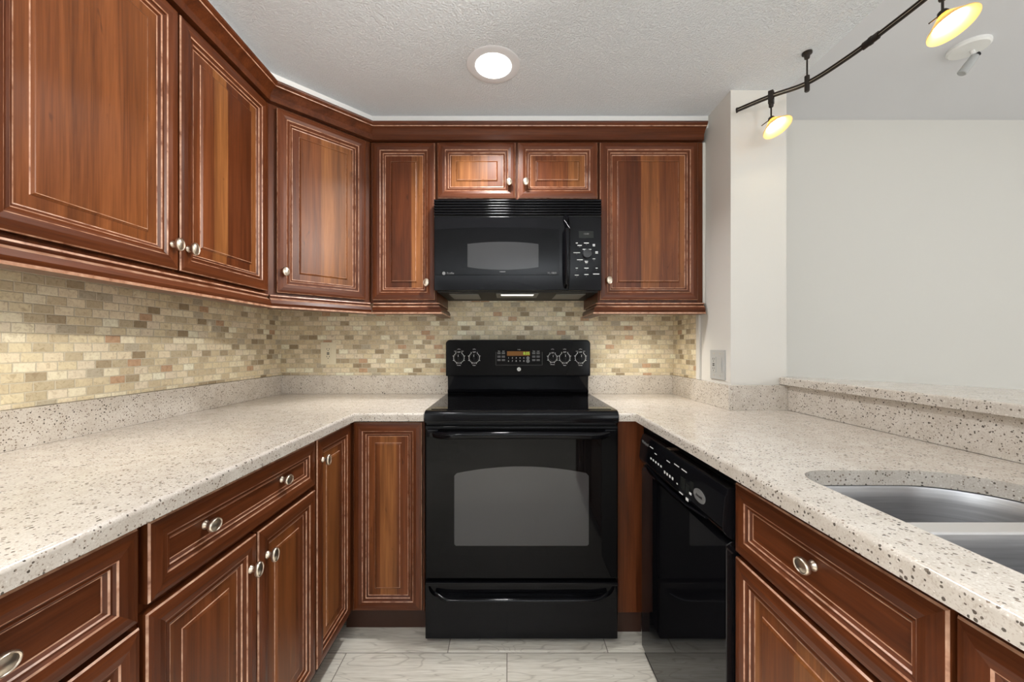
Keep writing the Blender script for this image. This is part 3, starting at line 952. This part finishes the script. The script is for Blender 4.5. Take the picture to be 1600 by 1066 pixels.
top = [(-hw + 0.006 + (xd - 0.045 + hw - 0.006) * i / 20, 0.277 + 0.010 * (1 - (2 * i / 20 - 1) ** 2)) for i in range(21)]
mb.prism([(-hw + 0.006, 0.070), (xd - 0.045, 0.070)] + top[::-1], -0.0022, 0.001, 1, 'glass', 0.0008, 1)
mbg = mb
pts = [(-0.228 + 0.322 * i / 20, 0.106 - 0.012 * (1 - (2 * i / 20 - 1) ** 2)) for i in range(21)] + [(0.094 - 0.322 * i / 20, 0.211 + 0.010 * (1 - (2 * i / 20 - 1) ** 2)) for i in range(21)]
mb = MB(); mb.prism(pts, -0.0028, 0.0, 1, 'win2'); mb.build('window', dr, smooth=0)
mb = MB()
mb.tube([(xd - 0.012, 0.0, 0.020), (xd - 0.012, -0.020, 0.030), (xd - 0.012, -0.034, 0.07), (xd - 0.012, -0.043, 0.17), (xd - 0.012, -0.036, 0.27), (xd - 0.012, -0.020, 0.320), (xd - 0.012, 0.0, 0.332)], 0.0125, 'blk', 14)
mb.build('door_handle', dr)
mb = mbg
m4 = T(-0.335, -0.0024, 0.078) @ RX
mb.lathe([(0.0075, 0.0), (0.0075, 0.0004), (0, 0.0004)], m4, 'dim', 20)
mb.text('Profile', 0.0125, T(-0.322, -0.0026, 0.078) @ RX, 'dim', 'LEFT')
mb.text('XL1800', 0.013, T(0.155, -0.0026, 0.079) @ RX, 'dim'); mb.box(-0.082, -0.056, -0.0026, -0.0020, 0.0835, 0.0865, 'dim')
mb.build('door_glass', dr)
mb = MB(); mb.box(xd, hw, 0.0, 0.030, 0.0, 0.337, 'blk', 0.004)
for (x, z, w_) in ((0.312, 0.216, 0.022), (0.268, 0.216, 0.009), (0.281, 0.205, 0.020), (0.346, 0.209, 0.011), (0.346, 0.203, 0.011), (0.303, 0.187, 0.016), (0.326, 0.187, 0.017), (0.268, 0.172, 0.030),
                   (0.3585, 0.176, 0.012), (0.3585, 0.170, 0.012), (0.282, 0.140, 0.026), (0.346, 0.144, 0.012), (0.312, 0.133, 0.015), (0.312, 0.127, 0.012), (0.268, 0.102, 0.010), (0.312, 0.102, 0.019),
                   (0.3585, 0.102, 0.009), (0.268, 0.070, 0.018), (0.312, 0.073, 0.019), (0.3565, 0.075, 0.028)):
    mb.box(x - w_ / 2, x + w_ / 2, -0.0006, 0.0004, z - 0.0016, z + 0.0016, 'mark')
for (x, z) in ((0.268, 0.212), (0.281, 0.198), (0.312, 0.209), (0.268, 0.166), (0.282, 0.133), (0.346, 0.137), (0.312, 0.120), (0.268, 0.094), (0.312, 0.095), (0.3585, 0.094), (0.268, 0.062), (0.312, 0.064)):
    mb.box(x - 0.002, x + 0.002, -0.0006, 0.0004, z - 0.0008, z + 0.0008, 'dim')
cpn = mb.build('control_panel', t)
mb = MB(); mb.box(0.277, 0.345, -0.0012, 0.001, 0.238, 0.270, 'led', 0.0004, 1)
mb.text('12:00', 0.011, T(0.311, -0.0014, 0.257) @ RX, 'dim'); mb.build('display', cpn)
mb = MB()
m4 = T(0.314, -0.0002, 0.166) @ RX
mb.lathe([(0.022, 0.0), (0.022, 0.004), (0.0195, 0.014), (0.017, 0.0155), (0, 0.0155)], m4, 'satin', 30); mb.build('selector_knob', cpn)
# underside: two grease filters and the lamp
mb = MB(); mb.box(-hw + 0.010, hw - 0.010, 0.032, 0.375, -0.004, 0.0045, 'matt', 0.001, 1); un = mb.build('underside', t)
for sx in (-1, 1):
    mb = MB(); mb.box(sx * 0.255 - 0.07, sx * 0.255 + 0.07, 0.08, 0.27, -0.008, -0.0035, 'filt', 0.002, 1); mb.build('grease_filter', un)
mb = MB(); mb.box(-0.10, 0.10, 0.06, 0.22, -0.007, -0.0035, 'filt', 0.001, 1); mb.box(-0.078, 0.078, 0.085, 0.12, -0.009, -0.0065, 'hood', 0.001, 1); mb.build('cooktop_lamp', un)

# ------------------------------------------------------------ dishwasher (faces -x)
t = thing('dishwasher', 'black built-in dishwasher right of the range, under the counter', 'dishwasher', (0.510, 1.503, 0), -PI / 2)
W = 0.583
mb = MB(); mb.box(0.004, W - 0.002, 0.034, 0.60, 0.02, 0.838, 'satin', 0.001, 1); mb.build('body', t)
mb = MB()
mb.prism([(0.0335, 0.030), (0.0, 0.030), (0.0, 0.704), (0.012, 0.712), (0.0335, 0.713)], 0, W, 0, 'dwg', 0.0015, 1)
d = mb.build('door', t, smooth=0)
mb = MB(); mb.box(0.006, W - 0.006, 0.010, 0.030, 0.0, 0.0285, 'matt', 0.001, 1); mb.build('kick_plate', t)
mb = MB()
mb.prism([(0.0335, 0.714), (0.018, 0.714), (0.004, 0.722), (-0.008, 0.738), (-0.010, 0.752), (-0.004, 0.815), (0.004, 0.835), (0.012, 0.838), (0.0335, 0.838)], 0, W, 0, 'blk', 0.002)
# a panel face frame: follows the slope of the panel front


def DW(x, z): return T(x, -0.010 + (z - 0.752) * 0.006 / 0.063 - 0.0006, z) @ RX


for (x, z, w_, h_) in ([(0.115, 0.812, 0.030, 0.003), (0.157, 0.801, 0.018, 0.0025), (0.262, 0.806, 0.026, 0.003), (0.322, 0.812, 0.034, 0.0028), (0.372, 0.812, 0.034, 0.0028)]
                       + [(0.12 + i * 0.0225, 0.775 + (i % 2) * 0.0, 0.011, 0.006) for i in range(5)] + [(0.243 + i * 0.020, 0.766, 0.010, 0.008) for i in range(4)] + [(0.337, 0.762, 0.008, 0.004), (0.366, 0.745, 0.022, 0.003), (0.405, 0.742, 0.014, 0.008), (0.421, 0.764, 0.012, 0.006)]):
    m4 = DW(x, z); p = m4.translation
    mb.box(p.x - w_ / 2, p.x + w_ / 2, p.y, p.y + 0.0012, z - h_ / 2, z + h_ / 2, 'mark')
mb.text('Whirlpool', 0.0165, DW(0.052, 0.812), 'dim', sx=1.0)
c = mb.build('control_panel', t)
mb = MB()
for (x, z, w_, h_) in ((0.372, 0.775, 0.026, 0.034), (0.403, 0.770, 0.018, 0.026), (0.425, 0.787, 0.018, 0.022)):
    p = DW(x, z).translation
    mb.box(p.x - w_ / 2, p.x + w_ / 2, p.y - 0.001, p.y + 0.003, z - h_ / 2, z + h_ / 2, 'led', 0.0008, 1)
mb.build('push_button', c)
mb = MB()
mb.lathe([(0.021, -0.001), (0.021, 0.0006), (0.019, 0.001), (0.0, 0.001)], DW(0.470, 0.776), 'dim', 30, 1.5, 0.85)
mb.text('Accent', 0.012, DW(0.470, 0.776) @ T(0, 0, 0.0013), 'satin'); mb.build('emblem', c)
mb = MB()
mb.prism([(0.07, 0.7395), (0.18, 0.728), (0.29, 0.7235), (0.40, 0.728), (0.51, 0.7395), (0.51, 0.734), (0.40, 0.7215), (0.29, 0.7165), (0.18, 0.7215), (0.07, 0.734)], -0.012, 0.004, 1, 'blk', 0.001, 1)
mb.build('handle_lip', c)
mb = MB(); mb.box(0.225, 0.252, 0.004, 0.034, 0.8385, 0.841, 'nickel', 0.0008, 1); mb.build('mounting_bracket', t)

# ------------------------------------------------------------ outlets
t = thing('wall_outlet', 'ivory outlet plate on the mosaic left of the range', 'outlet', (-1.0035, YB - 0.008, 1.129))
mb = MB(); mb.box(-0.0425, 0.0425, -0.006, 0.0, -0.062, 0.062, 'ivory', 0.002); mb.build('cover_plate', t)
mb = MB(); mb.box(-0.017, 0.017, -0.008, -0.0055, -0.034, 0.034, 'ivory', 0.0012)
for z in (-0.021, 0.021):
    for x in (-0.0065, 0.0065):
        mb.box(x - 0.0012, x + 0.0012, -0.0085, -0.0075, z, z + 0.008, 'slot')
    mb.lathe([(0.0024, 0.0), (0.0024, 0.0006), (0, 0.0006)], T(0, -0.008, z - 0.006) @ RX, 'slot', 12)
mb.box(-0.007, 0.007, -0.009, -0.0075, 0.0008, 0.0055, 'slot', 0.0004, 1); mb.box(-0.007, 0.007, -0.009, -0.0075, -0.0065, -0.0018, 'slot', 0.0004, 1)
mb.build('receptacle', t)
for z in (-0.048, 0.048):
    mb = MB(); mb.lathe([(0.003, 0.0), (0.003, 0.0006), (0.0, 0.001)], T(0, -0.006, z) @ RX, 'nickel', 12); mb.build('screw', t)

t = thing('switch_plate', 'grey two-gang plate with outlet and rocker switch on the stub wall', 'switch', (XR, 1.742, 1.088), -PI / 2)
mb = MB(); mb.box(-0.060, 0.060, -0.006, 0.0, -0.065, 0.065, 'grey', 0.002); mb.build('cover_plate', t)
mb = MB(); mb.box(-0.042, -0.008, -0.008, -0.0055, -0.034, 0.034, 'grey', 0.0012)
for z in (-0.021, 0.021):
    for x in (-0.0315, -0.0185):
        mb.box(x - 0.0012, x + 0.0012, -0.0085, -0.0075, z, z + 0.008, 'slot')
    mb.lathe([(0.0024, 0.0), (0.0024, 0.0006), (0, 0.0006)], T(-0.025, -0.008, z - 0.006) @ RX, 'slot', 12)
mb.box(-0.032, -0.018, -0.009, -0.0075, 0.0008, 0.0055, 'slot', 0.0004, 1); mb.box(-0.032, -0.018, -0.009, -0.0075, -0.0065, -0.0018, 'slot', 0.0004, 1)
mb.build('receptacle', t)
mb = MB(); mb.prism([(-0.0055, -0.033), (-0.0075, -0.033), (-0.0095, 0.0), (-0.0075, 0.033), (-0.0055, 0.033)], 0.009, 0.042, 0, 'grey', 0.0006, 1); mb.build('rocker', t)
for x in (-0.025, 0.025):
    for z in (-0.048, 0.048):
        mb = MB(); mb.lathe([(0.003, 0.0), (0.003, 0.0006), (0.0, 0.001)], T(x, -0.006, z) @ RX, 'nickel', 12); mb.build('screw', t)

# ------------------------------------------------------------ lights
DN = Matrix.Rotation(PI, 4, 'X')
for i, (x, y) in enumerate(DOWNLIGHTS_AND_FILL[:1]):
    t = thing('recessed_light', 'round lit recessed light in the textured kitchen ceiling', 'ceiling light', (x, y, CEIL))
    mb = MB(); mb.lathe([(0.102, 0.0005), (0.100, 0.002), (0.090, 0.003), (0.075, 0.0035), (0.0685, 0.003), (0.0685, 0.0005)], DN, 'ceil2', 48); mb.build('trim_ring', t)
    mb = MB(); mb.lathe([(0.068, 0.001), (0.066, 0.005), (0.05, 0.008), (0.0, 0.010)], DN, 'lens', 40); mb.build('lens', t)


def bez(P, n=8):
    """Catmull-Rom through P"""
    P = [Vector(p) for p in P]; out = []
    for i in range(len(P) - 1):
        a, b, c_, d_ = P[max(i - 1, 0)], P[i], P[i + 1], P[min(i + 2, len(P) - 1)]
        for j in range(n):
            u = j / n
            out.append(0.5 * ((2 * b) + (-a + c_) * u + (2 * a - 5 * b + 4 * c_ - d_) * u * u + (-a + 3 * b - 3 * c_ + d_) * u ** 3))
    out.append(P[-1])
    return out


TZ = 2.128
TP = [(0.927, 1.60, TZ), (1.007, 1.507, TZ), (1.089, 1.432, TZ), (1.128, 1.30, TZ), (1.143, 1.17, TZ), (1.150, 1.05, TZ), (1.150, 0.88, TZ), (1.135, 0.70, TZ)]
t = thing('track_rail', 'dark bronze curved track rail hanging below the ceiling', 'track light rail', (1.089, 1.434, CEIL))
t_loc = Vector((1.089, 1.434, CEIL))
cur = bez(TP)
L_ = [p - t_loc for p in cur]
mb = MB()
k = mb.mi('bronze')
for off in (0.0048, -0.0048):
    mb.tube([p + Vector((0, 0, off)) for p in L_], 0.0052, 'bronze', 10, 0.0038)
mb.tube(L_, 0.0022, 'nickel', 8, 0.004)
mb.tube([L_[0], L_[0] + (L_[1] - L_[0]).normalized() * 0.006], 0.0062, 'bronze', 10, 0.0105)
mb.build('rail', t, smooth=50)
mb = MB()
mb.lathe([(0.0, 0.0), (0.016, 0.0), (0.016, 0.006), (0.010, 0.010), (0.008, 0.022), (0.0028, 0.026), (0.0028, 0.085), (0.0082, 0.086), (0.0082, 0.140), (0.006, 0.143), (0, 0.143)], DN, 'bronze', 18)
mb.build('standoff', t, smooth=40)
ib = min(range(len(L_)), key=lambda i: abs(cur[i].y - 1.232))
d = (L_[ib + 1] - L_[ib - 1]).normalized()
mb = MB(); mb.tube([L_[ib] - d * 0.024, L_[ib] + d * 0.024], 0.0078, 'bronze', 12, 0.0125); mb.tube([L_[ib] - d * 0.004, L_[ib] + d * 0.004], 0.0095, 'bronze', 12, 0.014); mb.build('connector', t, smooth=40)


def track_head(label, px, py, stem, tilt, k, direc, watts):
    """lamp head clamped on the rail; tilt = direction the shade opens, k = shade size"""
    t = thing('track_spotlight', label, 'spotlight', (px, py, TZ), 0, 'track spotlights')
    Z = Matrix.Rotation(math.atan2(direc[1], direc[0]), 4, 'Z')
    mb = MB()
    for sy in (-1, 1):
        mb.box(-0.0085, 0.0085, sy * 0.0082 - 0.0016, sy * 0.0082 + 0.0016, -0.020, 0.018, 'bronze', 0.0008, 1)
    mb.box(-0.0085, 0.0085, -0.0098, 0.0098, 0.0145, 0.0185, 'bronze', 0.0008, 1)
    mb.box(-0.0085, 0.0085, -0.0098, 0.0098, -0.030, -0.0145, 'bronze', 0.0008, 1)
    mb.bm.transform(Z)
    mb.build('rail_clamp', t)
    mb = MB()
    mb.lathe([(0.0082, 0.028), (0.0082, 0.040), (0.0065, 0.043), (0.003, 0.044), (0.003, stem)], DN, 'bronze', 16)
    mb.build('stem', t, smooth=40)
    ax = Vector(tilt).normalized()
    q = Vector((0, 0, 1)).rotation_difference(ax).to_matrix().to_4x4()
    base = Vector((0, 0, -stem))
    m4 = T(*base) @ q @ Matrix.Scale(k, 4)
    mb = MB(); mb.lathe([(0.0, -0.006), (0.011, -0.004), (0.014, 0.004), (0.015, 0.016), (0.011, 0.018), (0, 0.018)], m4, 'bronze', 20)
    mb.build('lamp_socket', t, smooth=40)
    mb = MB()
    mb.lathe([(0.0155, 0.010), (0.030, 0.026), (0.048, 0.046), (0.0575, 0.055), (0.0580, 0.058), (0.047, 0.0495), (0.029, 0.0295), (0.0145, 0.0135)], m4, 'amber', 40)
    mb.build('lamp_shade', t, smooth=50)
    mb = MB(); mb.lathe([(0.012, 0.016), (0.021, 0.028), (0.027, 0.040), (0.024, 0.047), (0.0, 0.049)], m4, 'bulb', 24); mb.build('bulb', t, smooth=60)
    mb = MB(); s0 = base + Vector((-0.010, 0, -0.008)) * k; mb.tube([s0, s0 + Vector((-0.034, -0.004, -0.026)) * k], 0.0017, 'bronze', 8); mb.build('aiming_lever', t, smooth=40)
    w = Vector((px, py, TZ)) + base + ax * 0.064 * k
    lamp('spotlight_or_fill', 'SPOT', w, watts, (1.0, 0.88, 0.68), Vector((0, 0, -1)).rotation_difference(ax).to_euler(), spot_size=2.0, spot_blend=0.9, shadow_soft_size=0.025)


track_head('small lit amber spotlight near the rail end, beside the stub wall', 1.007, 1.507, 0.086, (0.237, -0.366, -0.90), 0.87, (0.08, -0.085), 1.4)
track_head('larger lit amber spotlight at the top edge, nearest the viewer', 1.150, 1.042, 0.076, (0.16, -0.34, -0.93), 0.90, (0.0, -1.0), 1.4)

t = thing('ceiling_spotlight', 'white spotlight on round base on the ceiling beyond the bar', 'ceiling light', (1.95, 1.667, CEIL2))
mb = MB(); mb.lathe([(0.066, 0.0), (0.066, 0.010), (0.060, 0.016), (0.0, 0.020)], DN, 'white', 36); mb.build('base', t)
mb = MB(); mb.tube([(0.012, 0, -0.016), (0.018, -0.006, -0.040), (0.010, -0.012, -0.052)], 0.008, 'white', 10); mb.lathe([(0.0, -0.012), (0.0085, -0.012), (0.0085, 0.012), (0, 0.012)], T(0.016, -0.012, -0.048) @ RX, 'satin', 14); mb.build('swivel_arm', t)
mb = MB()
ax = Vector((-0.50, 0.22, -0.84)).normalized()
q = Vector((0, 0, 1)).rotation_difference(ax).to_matrix().to_4x4()
mb.lathe([(0.0, 0.0), (0.013, 0.0), (0.015, 0.004), (0.015, 0.03), (0.0145, 0.031), (0.0155, 0.032), (0.0165, 0.075), (0.014, 0.077), (0.0, 0.072)], T(0.012, -0.014, -0.050) @ q, 'grey', 24)
mb.build('lamp_head', t, smooth=40)
